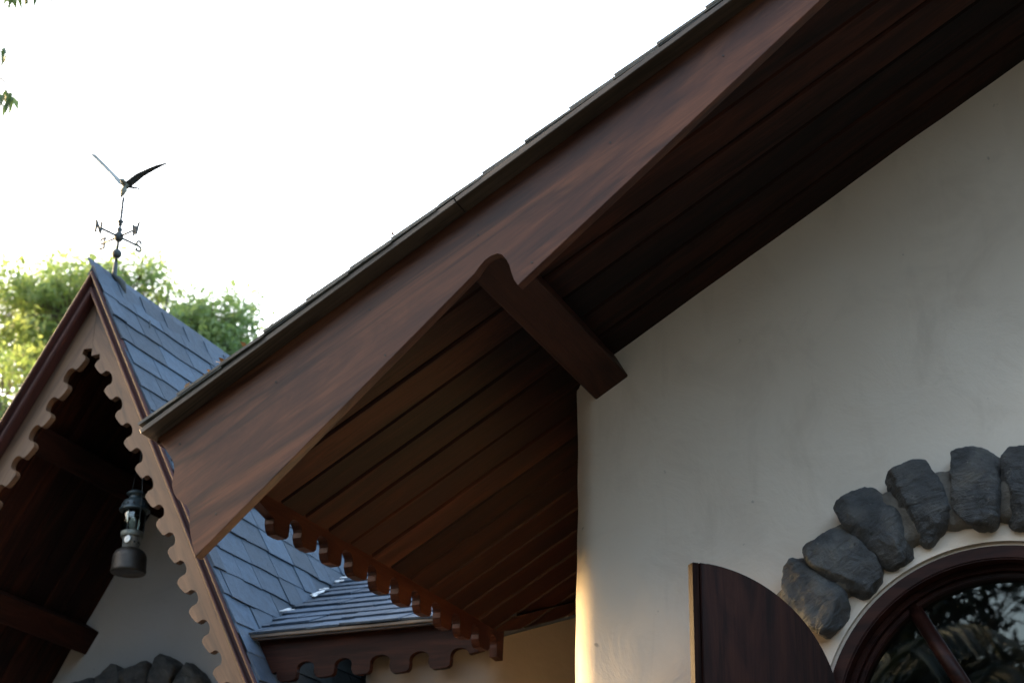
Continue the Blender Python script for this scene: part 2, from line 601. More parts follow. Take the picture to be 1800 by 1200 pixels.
bm = prism_bm(fascia_outline(), FY0, FY1, 'y', 0.0009)
link_bm('bargeboard', bm, MAT['fascia'], cot, RK)

# ---- eave trim with rounded teeth, seen from its inner side
def teeth_path(s0, s1, period, depth, base, width=0.58, r=0.35, skew=0.0):
    """inner edge points (s, t) from s0 to s1; t = base at gaps, base+depth at the tooth tips"""
    out = []
    n = int(round((s1 - s0) / period))
    for i in range(n):
        o = s0 + i * period
        w = period * width * random.uniform(0.92, 1.08)
        gw = period - w
        # tooth tip with one rounded and one sharper corner
        rc = depth * r
        d = depth * random.uniform(0.9, 1.08)
        for k in range(6):
            t = k / 5 * math.pi / 2
            out.append((o + rc * 1.4 * (1 - math.sin(t)) * 0.7, base + d - rc * (1 - math.cos(t)) if k else base + d))
        out = out[:-6]
        out.append((o + skew * 0.0, base + d * 0.35))
        out.append((o - 0.02 * w, base + d * 0.6))
        out.append((o + 0.06 * w, base + d * 0.87))
        out.append((o + 0.2 * w, base + d))
        out.append((o + 0.55 * w, base + d * (0.99 - skew * 0.12)))
        out.append((o + 0.84 * w, base + d * (0.96 - skew * 0.25)))
        out.append((o + 0.97 * w, base + d * (0.82 - skew * 0.2)))
        out.append((o + 1.0 * w, base + d * 0.5))
        # round gap
        for k in range(0, 9):
            t = math.pi * k / 8
            out.append((o + w + gw * 0.5 - math.cos(t) * gw * 0.54, base + d * 0.32 - math.sin(t) * d * 0.42))
    return out


tp = teeth_path(3.795, 5.265, 0.147, 0.06, 0.01, 0.6)
pts = [(3.28, 0.03)] + [(3.28, 0.0), (3.7, -0.008)] + [(s, -t) for s, t in tp] + [(5.266, -0.04), (5.268, -0.07), (5.318, -0.073), (5.324, 0.03)]
bm = prism_bm(pts, 0.0, 0.028, 'x', 0.0012)
bm.transform(Matrix.Rotation(R(-90), 4, 'Z'))      # grain (local X) runs along the eave
ME = Matrix.Translation((-2.348, 0, 3.0364)) @ Matrix.Rotation(R(90), 4, 'Z')
link_bm('eave_trim', bm, MAT['trim'], cot, ME)

# ---- roof: batten strip, felt, shingle courses
roof = empty('roof', (0, 4.2, 3.1))
roof.parent = cot
roof.matrix_parent_inverse = WM[cot.name].inverted()
RY0 = 3.212
for (s0, s1) in ((0.002, 0.932), (0.934, 1.93), (1.932, 2.9), (2.902, A_R)):
    bm = box_bm(s0, s1, RY0 + 0.004, FY1 + 0.003, 0.004, 0.0175, 0.0015)
    link_bm('rake_strip', bm, MAT['strip'], roof, RK)
bm = box_bm(-0.004, A_R, FY1 + 0.006, 6.3, 0.019, 0.0235)
link_bm('felt', bm, MAT['felt'], roof, RK)
rid = R(180) - 0
# the far slope, mirrored about the ridge
RKM = frame(Vector((2 * RIDGE_X + 2.35, 0, 3.0364)), (-CP, 0, SP), (0, -1, 0), (SP, 0, CP))
bm = box_bm(0, A_R - 0.012, -6.3, -RY0, 0.0, 0.05)
link_bm('far_slope', bm, MAT['shingle_edge'], roof, RKM)


def shingle_mesh(w, l, t, mat, seed):
    """one shingle tab: slightly uneven slab, butt end at x = 0, y centred"""
    r = random.Random(seed)
    bm = bmesh.new()
    nx = 3
    top, bot = [], []
    for i in range(nx):
        yy = -w / 2 + w * i / (nx - 1)
        jb = r.uniform(-0.004, 0.004)
        top.append([bm.verts.new((jb, yy, t + r.uniform(-0.001, 0.001))), bm.verts.new((l, yy, t * 0.55))])
        bot.append([bm.verts.new((jb + 0.001, yy, 0.0)), bm.verts.new((l, yy, 0.0))])
    for i in range(nx - 1):
        bm.faces.new((top[i][0], top[i + 1][0], top[i + 1][1], top[i][1]))
        bm.faces.new((bot[i][1], bot[i + 1][1], bot[i + 1][0], bot[i][0]))
        bm.faces.new((bot[i][0], bot[i + 1][0], top[i + 1][0], top[i][0]))
    bm.faces.new((bot[0][0], top[0][0], top[0][1], bot[0][1]))
    bm.faces.new((bot[-1][1], top[-1][1], top[-1][0], bot[-1][0]))
    me = bpy.data.meshes.new('shingle')
    bmesh.ops.recalc_face_normals(bm, faces=bm.faces[:])
    bm.to_mesh(me)
    bm.free()
    me.materials.append(mat)
    return me


def lay_shingle(me, M, parent):
    o = bpy.data.objects.new('shingle', me)
    return place(o, M, parent)


SW = 0.27
mains = [shingle_mesh(SW - 0.003, 0.25, 0.0075, MAT['shingle_edge'], 100 + k) for k in range(6)]
course = 0.1265
nc = int(A_R / course)
for c in range(nc):
    a = 0.02 + c * course - 0.018
    yy = RY0 + SW / 2
    k = 0
    ymax = 5.4 if c < 3 else 6.2
    if c > 19:
        ymax = 4.0
    while yy < ymax and not (yy > 4.0 and c > 14):
        jit = random.uniform(-0.006, 0.006) if k == 0 else 0
        M = RK @ Matrix.Translation((a + random.uniform(-0.003, 0.003), yy + jit, 0.0245)) @ Matrix.Rotation(R(1.7), 4, 'Y')
        lay_shingle(random.choice(mains), M, roof)
        yy += SW
        k += 1
bm = box_bm(0.06, A_R, 3.5, 6.25, 0.0237, 0.0243)
link_bm('underlay', bm, MAT['felt'], roof, RK)

# dry leaf litter caught along the rake
bm = bmesh.new()
rl = random.Random(21)
for k in range(46):
    a = rl.choice((rl.uniform(0.05, 0.75), rl.uniform(0.1, 0.5), rl.uniform(0.75, 2.4)))
    p = RK @ Vector((a, RY0 + rl.uniform(0.002, 0.05), 0.038 + rl.uniform(0, 0.004)))
    L = rl.uniform(0.008, 0.022)
    dx = Vector((rl.uniform(-1, 1), rl.uniform(-1, 1), rl.uniform(-.4, .6))).normalized()
    dy = dx.cross(Vector((rl.uniform(-1, 1), rl.uniform(-1, 1), 1))).normalized()
    q = [p - dx * L * 0.5, p + dy * L * 0.3, p + dx * L * 0.5 + Vector((0, 0, 0.004)), p - dy * L * 0.3]
    bm.faces.new([bm.verts.new(v_) for v_ in q])
tag(link_bm('leaf_litter', bm, MAT['dry_leaf']), 'dry brown leaf scraps caught along the sloping roof edge', 'leaf litter', kind='stuff')
# nail heads in the bargeboard
for (a, b_) in ((0.06, -0.05), (0.07, -0.27), (0.34, -0.07), (0.62, -0.06), (0.6, -0.19), (0.93, -0.07), (1.0, -0.22), (1.3, -0.08), (1.62, -0.07)):
    bm = tube_bm([(a, FY0 - 0.0012, b_), (a, FY0 + 0.004, b_)], 0.0026, 8)
    link_bm('nail_head', bm, MAT['lantern_tank'], cot, RK)

# ---- arched window
win = empty('window', (WC.x, 4.2, 1.6))
win.parent = cot
win.matrix_parent_inverse = WM[cot.name].inverted()
WB = 1.66


def arch_ring(r0, r1, y0, y1, bottom=WB, seg=56, bev=0.0):
    bm = bmesh.new()
    cols = []
    path = [(1, bottom)] + [(1, WC.z - 0.001)]
    secs = []
    secs.append(((1, 0), bottom))
    for k in range(seg + 1):
        t = math.pi * k / seg
        secs.append(((math.cos(t), math.sin(t)), WC.z))
    secs.append(((-1, 0), bottom))
    for (cx, cz), zb in secs:
        row = []
        for r, yy in ((r0, y0), (r1, y0), (r1, y1), (r0, y1)):
            row.append(bm.verts.new((WC.x + cx * r, yy, zb + cz * r)))
        cols.append(row)
    for a, b in zip(cols, cols[1:]):
        for i in range(4):
            bm.faces.new((a[i], a[(i + 1) % 4], b[(i + 1) % 4], b[i]))
    bm.faces.new(cols[0])
    bm.faces.new(cols[-1][::-1])
    if bev:
        es = [e for e in bm.edges if e.calc_length() < 0.2 and abs(e.verts[0].co.y - e.verts[1].co.y) < 1e-5 and abs(math.hypot(e.verts[0].co.x - WC.x, e.verts[0].co.z - WC.z) - math.hypot(e.verts[1].co.x - WC.x, e.verts[1].co.z - WC.z)) < 1e-4]
        bmesh.ops.bevel(bm, geom=es, offset=bev, segments=2, affect='EDGES', clamp_overlap=True)
    return bm


link_bm('plaster_reveal', arch_ring(0.4315, 0.56, 4.176, 4.25, bev=0.012), MAT['plaster'], cot, smooth=False)
link_bm('frame', arch_ring(0.396, 0.4305, 4.166, 4.26, bev=0.004), MAT['shutter'], win)
link_bm('inner_frame', arch_ring(0.380, 0.3955, 4.205, 4.27, bev=0.003), MAT['shutter'], win)
link_bm('sash', arch_ring(0.366, 0.3795, 4.222, 4.28, bev=0.003), MAT['shutter'], win)
pts = [(WC.x + 0.368 * math.cos(math.pi * k / 48), WC.z + 0.368 * math.sin(math.pi * k / 48)) for k in range(49)]
pts = [(WC.x + 0.368, WB)] + pts + [(WC.x - 0.368, WB)]
bm = prism_bm(pts, 4.250, 4.254, 'y')
link_bm('pane', bm, MAT['glass'], win)
for p0, p1 in (((-0.752, 2.735), (-0.585, 2.42)), ((-0.332, 2.735), (-0.499, 2.42)), ((-0.9, 2.42), (-0.19, 2.42))):
    bm = tube_bm([(p0[0], 4.236, p0[1]), (p1[0], 4.236, p1[1])], 0.019, 12)
    link_bm('glazing_bar', bm, MAT['shutter'], win, smooth=True)
bm = box_bm(WC.x - 0.5, WC.x + 0.5, 4.12, 4.3, WB - 0.07, WB, 0.006)
link_bm('sill', bm, MAT['shutter'], win)

# ---- stones round the arch
arch = bmesh.new()
ring = []
SEG = 120
for k in range(SEG + 1):
    t = R(35) + R(113) * k / SEG
    row = []
    for q in range(9):
        u = q / 8
        rr = 0.470 + 0.185 * u
        h = 0.062 * math.sin(math.pi * u) ** 0.4 + 0.022 * n3(k * 0.3, q * 0.4, 1, 1.0)
        rr += 0.012 * n3(k * 0.21, 4, q, 1.0)
        row.append(arch.verts.new((WC.x + rr * math.cos(t), 4.198 - max(0, h) - 0.0 if 0 < q < 8 else 4.215, WC.z + rr * math.sin(t))))
    ring.append(row)
for a, b in zip(ring, ring[1:]):
    for q in range(8):
        arch.faces.new((a[q], a[q + 1], b[q + 1], b[q]))
mort = link_bm('stone_arch', arch, MAT['mortar'], cot, smooth=True)


def stone_bm(lx, ly, lz, seed, sub=16):
    """rough squared river stone"""
    bm = bmesh.new()
    bmesh.ops.create_cube(bm, size=2)
    bmesh.ops.subdivide_edges(bm, edges=bm.edges[:], cuts=17, use_grid_fill=True)
    r = random.Random(seed)
    off = Vector((r.uniform(-50, 50), r.uniform(-50, 50), r.uniform(-50, 50)))
    taper = r.uniform(0.02, 0.16)
    planes = []
    for k in range(7):
        d = Vector((r.gauss(0, 1), r.gauss(0, 1) - 0.6, r.gauss(0, 1))).normalized()
        planes.append((d, r.uniform(0.8, 0.95)))
    planes.append((Vector((r.uniform(-.12, .12), -1, r.uniform(-.14, .14))).normalized(), r.uniform(0.66, 0.78)))
    for v in bm.verts:
        c = v.co.copy()
        p = 4.2
        nrm = (abs(c.x) ** p + abs(c.y) ** p + abs(c.z) ** p) ** (1 / p)
        c = c / nrm
        for d, k in planes:
            s = c.dot(d)
            if s > k:
                c -= d * (s - k) * 0.9
        c.x *= 1 + taper * c.z
        w = Vector((c.x * lx, c.y * ly, c.z * lz))
        nz = noise.fractal((w + off) * 20, 0.5, 2.2, 5) * 0.0055 + noise.noise((w + off) * 9) * 0.006
        nz += noise.ridged_multi_fractal((w + off) * 18, 0.8, 2.1, 3, 1.0, 2.0) * 0.003
        v.co = w + c.normalized() * nz
    return bm


def set_stone(ang, rc, half, seed, parent, centre, yf, dx=0.0, tilt=0.0):
    t = R(ang)
    rad = Vector((math.cos(t), 0, math.sin(t)))
    tan = Vector((-math.sin(t), 0, math.cos(t)))
    pos = Vector((centre.x, yf, centre.z)) + rad * rc + tan * dx
    M = frame(pos, -tan, Vector((0, 1, 0)), rad) @ Matrix.Rotation(R(tilt), 4, 'Y')
    # -tan x y x rad must stay right handed
    return link_bm('stone', stone_bm(half[0], half[1], half[2], seed), MAT['stone'], parent, M, smooth=True)


st = [(141.6, 0.556, (0.062, 0.07, 0.102), 10), (130.0, 0.553, (0.060, 0.068, 0.098), -4), (118.2, 0.566, (0.060, 0.072, 0.112), -8), (105.6, 0.572, (0.060, 0.068, 0.106), -6),
      (92.6, 0.572, (0.064, 0.072, 0.100), 3), (79.5, 0.566, (0.060, 0.068, 0.1), -3), (67, 0.56, (0.060, 0.068, 0.1), 4), (54.5, 0.56, (0.060, 0.068, 0.098), 0),
      (42, 0.56, (0.060, 0.068, 0.1), 5)]
for i, (an, rc, hf, ti) in enumerate(st):
    set_stone(an, rc, hf, 40 + i, mort, WC, 4.172, tilt=ti)

# ---- shutter standing open beside the window
HX, HY = -0.93, 4.165
SHD = Vector((-0.273, -0.262, 0)).normalized()
SHN = Vector((SHD.y, -SHD.x, 0))          # across the thickness
SHM = frame(Vector((HX, HY, 0)), Vector((0, 0, 1)), SHD, Vector((0, 0, 1)).cross(SHD))
RS = 0.388


def quarter(r, zc, bottom, u0, n=28):
    pts = [(bottom, r)]
    for k in range(n + 1):
        t = math.pi / 2 * k / n
        u = r - r * math.sin(t)
        if u < u0:
            break
        pts.append((zc + 0.377 * math.cos(t) ** 0.9, u))
    pts.append((bottom, u0))
    return pts


sh = empty('shutter', (HX, HY, 1.7))
sh.parent = cot
sh.matrix_parent_inverse = WM[cot.name].inverted()
bm = prism_bm([(u, v) for u, v in quarter(RS - 0.018, 2.421, 1.7, 0.004)], -0.013, 0.013, 'z', 0.002)
link_bm('panel', bm, MAT['shutter'], sh, SHM)
bm = box_bm(1.7, 2.421 + 0.3785, RS - 0.0175, RS, -0.02, 0.006, 0.002)
link_bm('closing_strip', bm, MAT['purlin'], sh, SHM)
for zz in (1.95, 2.3):
    bm = tube_bm([(HX + 0.006, HY - 0.004, zz - 0.035), (HX + 0.006, HY - 0.004, zz + 0.035)], 0.008, 10)
    link_bm('hinge', bm, MAT['iron'], sh, smooth=True)

# ================================================================== LEFT COTTAGE (steep gable)
AP = Vector((-4.078, 5.15, 4.656))
QR, QL = R(62.24), R(59.3)
lc = empty('gabled_cottage', (-4.1, 6.2, 0))
tag(lc, 'small steep-gabled cottage with tan toothed bargeboards and blue-grey shingles at the left', 'cottage')
FRR = frame(Vector((AP.x, 0, AP.z)), (math.cos(QR), 0, -math.sin(QR)), (0, 1, 0), (math.sin(QR), 0, math.cos(QR)))
# left slope: local X runs down the slope, Z out of the roof (left-handed basis avoided by flipping Y)
FRL = frame(Vector((AP.x, 0, AP.z)), (-math.cos(QL), 0, -math.sin(QL)), (0, -1, 0), (-math.sin(QL), 0, math.cos(QL)))
LY1 = 8.2
LEN = 2.25
GW = 6.2


def barge_side(F, q, sgn, ln, seed):
    tq = math.tan(q)
    random.seed(seed)
    inner = 0.170
    base = 0.120
    s_start = inner * tq
    per = 0.131
    tp = teeth_path(s_start + 0.035, s_start + 0.035 + per * int((ln - s_start - 0.05) / per), per, inner - base, base, 0.53, skew=0.6)
    pts = [(0.03 * tq, -0.03), (ln, -0.03), (ln, -base)] + [(s, -t) for s, t in tp[::-1]] + [(s_start + 0.012, -base - 0.01), (s_start * 0.985, -inner * 0.985)]
    if sgn > 0:
        bm = prism_bm(pts, 5.2, 5.23, 'y', 0.0015)
    else:
        bm = prism_bm(pts, -5.23, -5.2, 'y', 0.0015)
    return link_bm('bargeboard', bm, MAT['barge'], lc, F)


barge_side(FRR, QR, 1, LEN, 3)
barge_side(FRL, QL, -1, LEN, 4)


def mould_side(F, q, sgn, ln):
    """stepped crown moulding along the rake, in front of the bargeboard"""
    tq = math.tan(q)
    prof = [(5.23, 0.0), (5.15, 0.0)]
    for k in range(7):          # outer bead
        t_ = math.pi * k / 6
        prof.append((5.146 - 0.011 * math.sin(t_), -0.003 - 0.008 * (1 - math.cos(t_))))
    prof += [(5.16, -0.021), (5.163, -0.027), (5.16, -0.033)]
    for k in range(7):          # inner bead
        t_ = math.pi * k / 6
        prof.append((5.158 - 0.011 * math.sin(t_), -0.036 - 0.009 * (1 - math.cos(t_))))
    prof += [(5.198, -0.056), (5.198, -0.0305), (5.23, -0.0295)]
    bm = bmesh.new()
    rows = []
    for e in (0, 1):
        row = []
        for (y_, t) in prof:
            s = -t * tq if e == 0 else ln
            row.append(bm.verts.new((s, sgn * y_, t)))
        rows.append(row)
    n = len(prof)
    for i in range(n):
        bm.faces.new((rows[0][i], rows[0][(i + 1) % n], rows[1][(i + 1) % n], rows[1][i]))
    bm.faces.new(rows[0])
    bm.faces.new(rows[1][::-1])
    return link_bm('rake_moulding', bm, MAT['mould'], lc, F)


mould_side(FRR, QR, 1, LEN)
mould_side(FRL, QL, -1, LEN)

# underside planks of the left slope and the right slope
lsof = empty('soffit', (-4.1, 5.7, 3.5))
lsof.parent = lc
lsof.matrix_parent_inverse = WM[lc.name].inverted()
for F, sgn, q in ((FRL, -1, QL), (FRR, 1, QR)):
    y = 5.232
    while y < 6.25:
        y1 = y + 0.131
        a, b = (y + 0.003, y1 - 0.003)
        if sgn < 0:
            a, b = -b, -a
        bm = box_bm(0.045 * math.tan(q) + 0.004, LEN - 0.03, a, b, -0.045, -0.028, 0.003)
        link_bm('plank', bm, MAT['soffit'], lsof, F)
        y = y1
# purlins under the left slope
for s in (0.70, 1.366, 2.02):
    bm = box_bm(-6.25, -5.232, -0.056, 0.056, -0.13, -0.0465, 0.004)
    # local X = depth for the grain
    F = FRL @ Matrix.Translation((s, 0, 0)) @ Matrix.Rotation(R(90), 4, 'Z')
    link_bm('purlin', bm, MAT['purlin'], lc, F)
for s in (0.70, 1.4, 2.05):
    bm = box_bm(5.232, 6.25, -0.056, 0.056, -0.13, -0.0465, 0.004)
    F = FRR @ Matrix.Translation((s, 0, 0)) @ Matrix.Rotation(R(90), 4, 'Z')
    link_bm('purlin', bm, MAT['purlin'], lc, F)

# gable wall
def left_zt(x):
    return AP.z - abs(x - AP.x) * (math.tan(QR) if x > AP.x else math.tan(QL)) - 0.062


def gable_wall():
    xs = [AP.x - 1.02 + 0.03 * k for k in range(69)]
    zs = [0, 1.0, 2.0] + [2.4 + 0.03 * k for k in range(75)]
    verts, faces, idx = [], [], {}
    for i, x in enumerate(xs):
        for j, z in enumerate(zs):
            zz = min(z, left_zt(x))
            idx[i, j] = len(verts)
            verts.append((x, GW + 0.014 * n3(x, 0, zz, 1.4) + 0.005 * n3(x, 3, zz, 4), zz))
    for i in range(len(xs) - 1):
        for j in range(len(zs) - 1):
            if zs[j] < max(left_zt(xs[i]), left_zt(xs[i + 1])):
                faces.append([idx[i, j], idx[i + 1, j], idx[i + 1, j + 1], idx[i, j + 1]])
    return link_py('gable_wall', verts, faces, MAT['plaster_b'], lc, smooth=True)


gable_wall()
bm = box_bm(-5.08, -5.0, 6.22, 8.2, 0, 2.9)
link_bm('side_wall', bm, MAT['plaster_b'], lc)

# roof of the left cottage
lroof = empty('roof', (-4.1, 6, 4))
lroof.parent = lc
lroof.matrix_parent_inverse = WM[lc.name].inverted()
bm = box_bm(0.012, LEN, 5.232, LY1, -0.027, -0.006)
link_bm('deck', bm, MAT['felt'], lroof, FRR)
bm = box_bm(0.012, LEN, -LY1, -5.232, -0.027, 0.006)
link_bm('deck', bm, MAT['shingle'], lroof, FRL)
blues = {}
for w in (0.13, 0.165, 0.2, 0.235):
    blues[w] = [shingle_mesh(w - 0.004, 0.2, 0.008, MAT['shingle'], 200 + k + int(w * 1000)) for k in range(3)]


def flip_course(F, s, y0, y1, z, parent, rot, fw_extra=0.0):
    """one course of tabs whose butt ends face down the slope"""
    yy = y0 - random.uniform(0, 0.12)
    while yy < y1:
        w = random.choice(list(blues))
        a, b = max(yy, y0), min(yy + w, y1)
        if b - a > 0.02:
            if abs((b - a) - w) < 1e-6:
                me_ = random.choice(blues[w])
            else:
                me_ = shingle_mesh(b - a - 0.004, 0.2, 0.008, MAT['shingle'], int(a * 999))
            M = F @ Matrix.Translation((s + random.uniform(-0.004, 0.004), (a + b) / 2, z + random.choice((0, 0, 0.003)))) @ rot
            lay_shingle(me_, M, parent)
        yy += w


# butt end at x=0 with the slab running up-slope: rotate 180 about Z because local X runs down-slope
ROT = Matrix.Rotation(R(180), 4, 'Z') @ Matrix.Rotation(R(1.6), 4, 'Y')
s = 0.135
cidx = 0
while s < LEN + 0.02:
    flip_course(FRR, s, 5.142, 7.35, 0.0005, lroof, ROT)
    s += 0.122
    cidx += 1
# ridge caps
yy = 5.142
while yy < 7.9:
    bm = bmesh.new()
    prof = [(-0.04 * math.cos(QL), -0.04 * math.sin(QL)), (0, 0.004), (0.085 * math.cos(QR), -0.085 * math.sin(QR))]
    rows = []
    for e in (0, 1):
        rows.append([bm.verts.new((AP.x + px, yy + e * 0.19, AP.z + pz + 0.006 + (0.009 if e == 0 else 0.0))) for px, pz in prof])
    low = []
    for e in (0, 1):
        low.append([bm.verts.new((AP.x + px, yy + e * 0.19, AP.z + pz - 0.003 + (0.009 if e == 0 else 0.0))) for px, pz in prof])
    for i in range(2):
        bm.faces.new((rows[0][i], rows[0][i + 1], rows[1][i + 1], rows[1][i]))
        bm.faces.new((low[0][i], low[0][i + 1], low[1][i + 1], low[1][i]))
        bm.faces.new((rows[0][i], rows[0][i + 1], low[0][i + 1], low[0][i]))
    for e in (0, 2):
        bm.faces.new((rows[0][e], rows[1][e], low[1][e], low[0][e]))
    link_bm('ridge_cap', bm, MAT['shingle'], lroof)
    yy += 0.165

# stones of the arch on the gable wall
LCN = Vector((-4.36, 0, 2.72))
arch = bmesh.new()
ring = []
for k in range(61):
    t = math.pi * k / 60
    row = []
    for q in range(5):
        u = q / 4
        rr = 0.40 + 0.15 * u + 0.012 * n3(k * 0.3, 7, q, 1)
        row.append(arch.verts.new((LCN.x + rr * math.cos(t), 6.2 - (0.03 if 0 < q < 4 else -0.03), LCN.z + rr * math.sin(t))))
    ring.append(row)
for a, b in zip(ring, ring[1:]):
    for q in range(4):
        arch.faces.new((a[q], a[q + 1], b[q + 1], b[q]))
lmort = link_bm('stone_arch', arch, MAT['mortar'], lc, smooth=True)
for i, an in enumerate((48, 63, 78, 93, 108, 123)):
    set_stone(an, 0.5 + 0.012 * (i % 3), (0.066, 0.06, 0.085), 70 + i, lmort, LCN, 6.16, tilt=(-9, 5, 8, -6, 4, 9)[i])

# ================================================================== CONNECTING WING
wing = empty('wing', (-2.8, 6.0, 0))
tag(wing, 'low connecting wing with toothed eave board and shingled roof between the two cottages', 'wing')
WE_Y, WE_Z, WT = 5.225, 3.118, 0.457
WPA = math.atan(WT)
FW = frame(Vector((0, WE_Y, WE_Z)), (0, math.cos(WPA), math.sin(WPA)), (-1, 0, 0), (0, -math.sin(WPA), math.cos(WPA)))


def left_roof_x(z):
    return AP.x + (AP.z - z) / math.tan(QR)


def main_roof_x(z):
    return -2.35 + (z - 3.0364 - 0.05) / TP


wroof = empty('roof', (-2.8, 5.6, 3.1))
wroof.parent = wing
wroof.matrix_parent_inverse = WM[wing.name].inverted()
zt = WE_Z + 2.2 * math.sin(WPA)
v = []
for (s, dz) in ((0.0, -0.012), (2.2, -0.012)):
    z = WE_Z + s * math.sin(WPA)
    v.append(FW @ Vector((s, -(left_roof_x(z) - 0.03), dz)))
    v.append(FW @ Vector((s, -(main_roof_x(z) + 0.06), dz)))
bm = bmesh.new()
bv = [bm.verts.new(p) for p in v]
bv2 = [bm.verts.new(p + Vector((0, 0, -0.02))) for p in v]
bm.faces.new((bv[0], bv[1], bv[3], bv[2]))
bm.faces.new((bv2[0], bv2[2], bv2[3], bv2[1]))
bm.faces.new((bv[0], bv2[0], bv2[1], bv[1]))
link_bm('deck', bm, MAT['felt'], wroof)
s = -0.012
while s < 2.1:
    z = WE_Z + s * math.sin(WPA)
    flip_course(FW, s, -(main_roof_x(z) + 0.03), -(left_roof_x(z) - 0.01), -0.008, wroof, Matrix.Rotation(R(1.9), 4, 'Y'))
    s += 0.135
# drip strip under the first course
bm = box_bm(left_roof_x(WE_Z) + 0.008, -2.335, WE_Y - 0.004, WE_Y + 0.05, WE_Z - 0.024, WE_Z - 0.0125, 0.0015)
link_bm('drip_strip', bm, MAT['strip'], wroof)
# eave board with teeth
random.seed(12)
tp = teeth_path(-3.16, -2.41, 0.1475, 0.06, 0.09, 0.54)
zl = WE_Z - 0.027
pts = [(left_roof_x(zl) + 0.01, 0.0), (-2.372, 0.0), (-2.372, -0.1)] + [(x_, -t) for x_, t in tp[::-1]] + [(left_roof_x(zl - 0.12) + 0.012, -0.12)]
bm = prism_bm(pts, 5.262, 5.285, 'y', 0.0012)
link_bm('eave_board', bm, MAT['purlin'], wing, Matrix.Translation((0, 0, zl)))
# plastered wall close behind the eave board, swinging back under the valley
def porch_wall():
    ctrl = [(-2.875, 6.3), (-2.87, 5.42)]
    for k in range(1, 7):
        t = k / 6 * math.pi / 2
        ctrl.append((-2.87 + 0.07 * (1 - math.cos(t)), 5.40 - 0.07 * math.sin(t)))
    x = -2.76
    while x < -2.40:
        ctrl.append((x, 5.33))
        x += 0.04
    for k in range(0, 7):
        t = k / 6 * R(50)
        ctrl.append((-2.40 + 0.09 * math.sin(t), 5.33 + 0.09 * (1 - math.cos(t))))
    for k in range(1, 21):
        ctrl.append((-2.331 + 0.038 * k, 5.362 + 0.0453 * k))
    zs = [0, 1, 2] + [2.4 + 0.04 * k for k in range(28)]
    verts, faces = [], []
    for i, (x, y) in enumerate(ctrl):
        zt = 3.085 if x < -2.36 else soffit_z(x) + 0.01
        for z in zs:
            zz = min(z, zt)
            verts.append((x, y + 0.007 * n3(x, 1, zz, 1.5) + 0.003 * n3(x, 2, zz, 5), zz))
    n = len(zs)
    for i in range(len(ctrl) - 1):
        for j in range(n - 1):
            if zs[j] < 3.6:
                q = [i * n + j, (i + 1) * n + j, (i + 1) * n + j + 1, i * n + j + 1]
                if verts[q[0]][2] < verts[q[3]][2] or verts[q[1]][2] < verts[q[2]][2]:
                    faces.append(q)
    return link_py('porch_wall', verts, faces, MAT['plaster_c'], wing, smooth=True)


porch_wall()
xb = -3.99
while xb < -2.75:
    bm = box_bm(0, 3.4, -0.062, 0.062, -0.012, 0.012, 0.003)
    F = frame(Vector((xb + 0.065, 6.32, 0)), (0, 0, 1), (1, 0, 0), (0, 1, 0))
    link_bm('plank', bm, MAT['soffit'], wing, F)
    xb += 0.13

# white sealant smears along the valley
for i in range(16):
    s = random.uniform(0.03, 1.45)
    z = WE_Z + s * math.sin(WPA)
    x0 = left_roof_x(z) + 0.012
    L = random.uniform(0.012, 0.09)
    W = random.uniform(0.006, 0.013)
    ang = random.choice((random.uniform(-0.4, 0.5), random.uniform(1.2, 1.8)))
    pts = []
    n = 12
    for k in range(n):
        t = 2 * math.pi * k / n
        rr = 1 + random.uniform(-0.35, 0.35)
        u, w_ = math.cos(t) * L * rr * 0.5, math.sin(t) * W * rr
        pts.append((u * math.cos(ang) - w_ * math.sin(ang), u * math.sin(ang) + w_ * math.cos(ang)))
    bm = prism_bm(pts, 0.0, 0.003, 'z')
    M = FW @ Matrix.Translation((s, -(x0 + random.uniform(0.0, 0.03)), 0.009))
    link_bm('sealant', bm, MAT['sealant'], wroof, M)

# ================================================================== LANTERN
lan = empty('lantern', (-3.975, 5.45, 3.46))
tag(lan, 'old pressure lantern with glass globe hanging under the steep gable', 'lantern')
LM = Matrix.Translation((-3.972, 5.45, 3.462)) @ Matrix.Rotation(R(-35), 4, 'Z') @ Matrix.Diagonal((0.83, 0.83, 1, 1))
link_bm('tank', lathe_bm([(0.0, 0.004), (0.072, 0.004), (0.079, 0.0), (0.083, 0.004), (0.083, 0.012), (0.081, 0.02), (0.081, 0.058), (0.078, 0.072), (0.068, 0.086), (0.05, 0.096), (0.036, 0.099), (0.0, 0.1)]), MAT['lantern_tank'], lan, LM, True)
link_bm('collar', lathe_bm([(0.036, 0.099), (0.041, 0.102), (0.041, 0.135), (0.044, 0.138), (0.044, 0.142), (0.03, 0.144)]), MAT['lantern_steel'], lan, LM, True)
link_bm('burner_ring', lathe_bm([(0.03, 0.1425), (0.05, 0.144), (0.053, 0.148), (0.053, 0.164), (0.048, 0.168), (0.02, 0.169)]), MAT['copper'], lan, LM, True)
link_bm('mantle', lathe_bm([(0.004, 0.169), (0.014, 0.175), (0.02, 0.19), (0.021, 0.205), (0.015, 0.222), (0.006, 0.23)], 16), MAT['mantle'], lan, LM, True)
link_bm('globe', lathe_bm([(0.0495, 0.168), (0.054, 0.175), (0.0555, 0.21), (0.0555, 0.235), (0.052, 0.252), (0.0505, 0.252), (0.0535, 0.235), (0.0535, 0.21), (0.0525, 0.176), (0.048, 0.169)]), MAT['glass'], lan, LM, True)
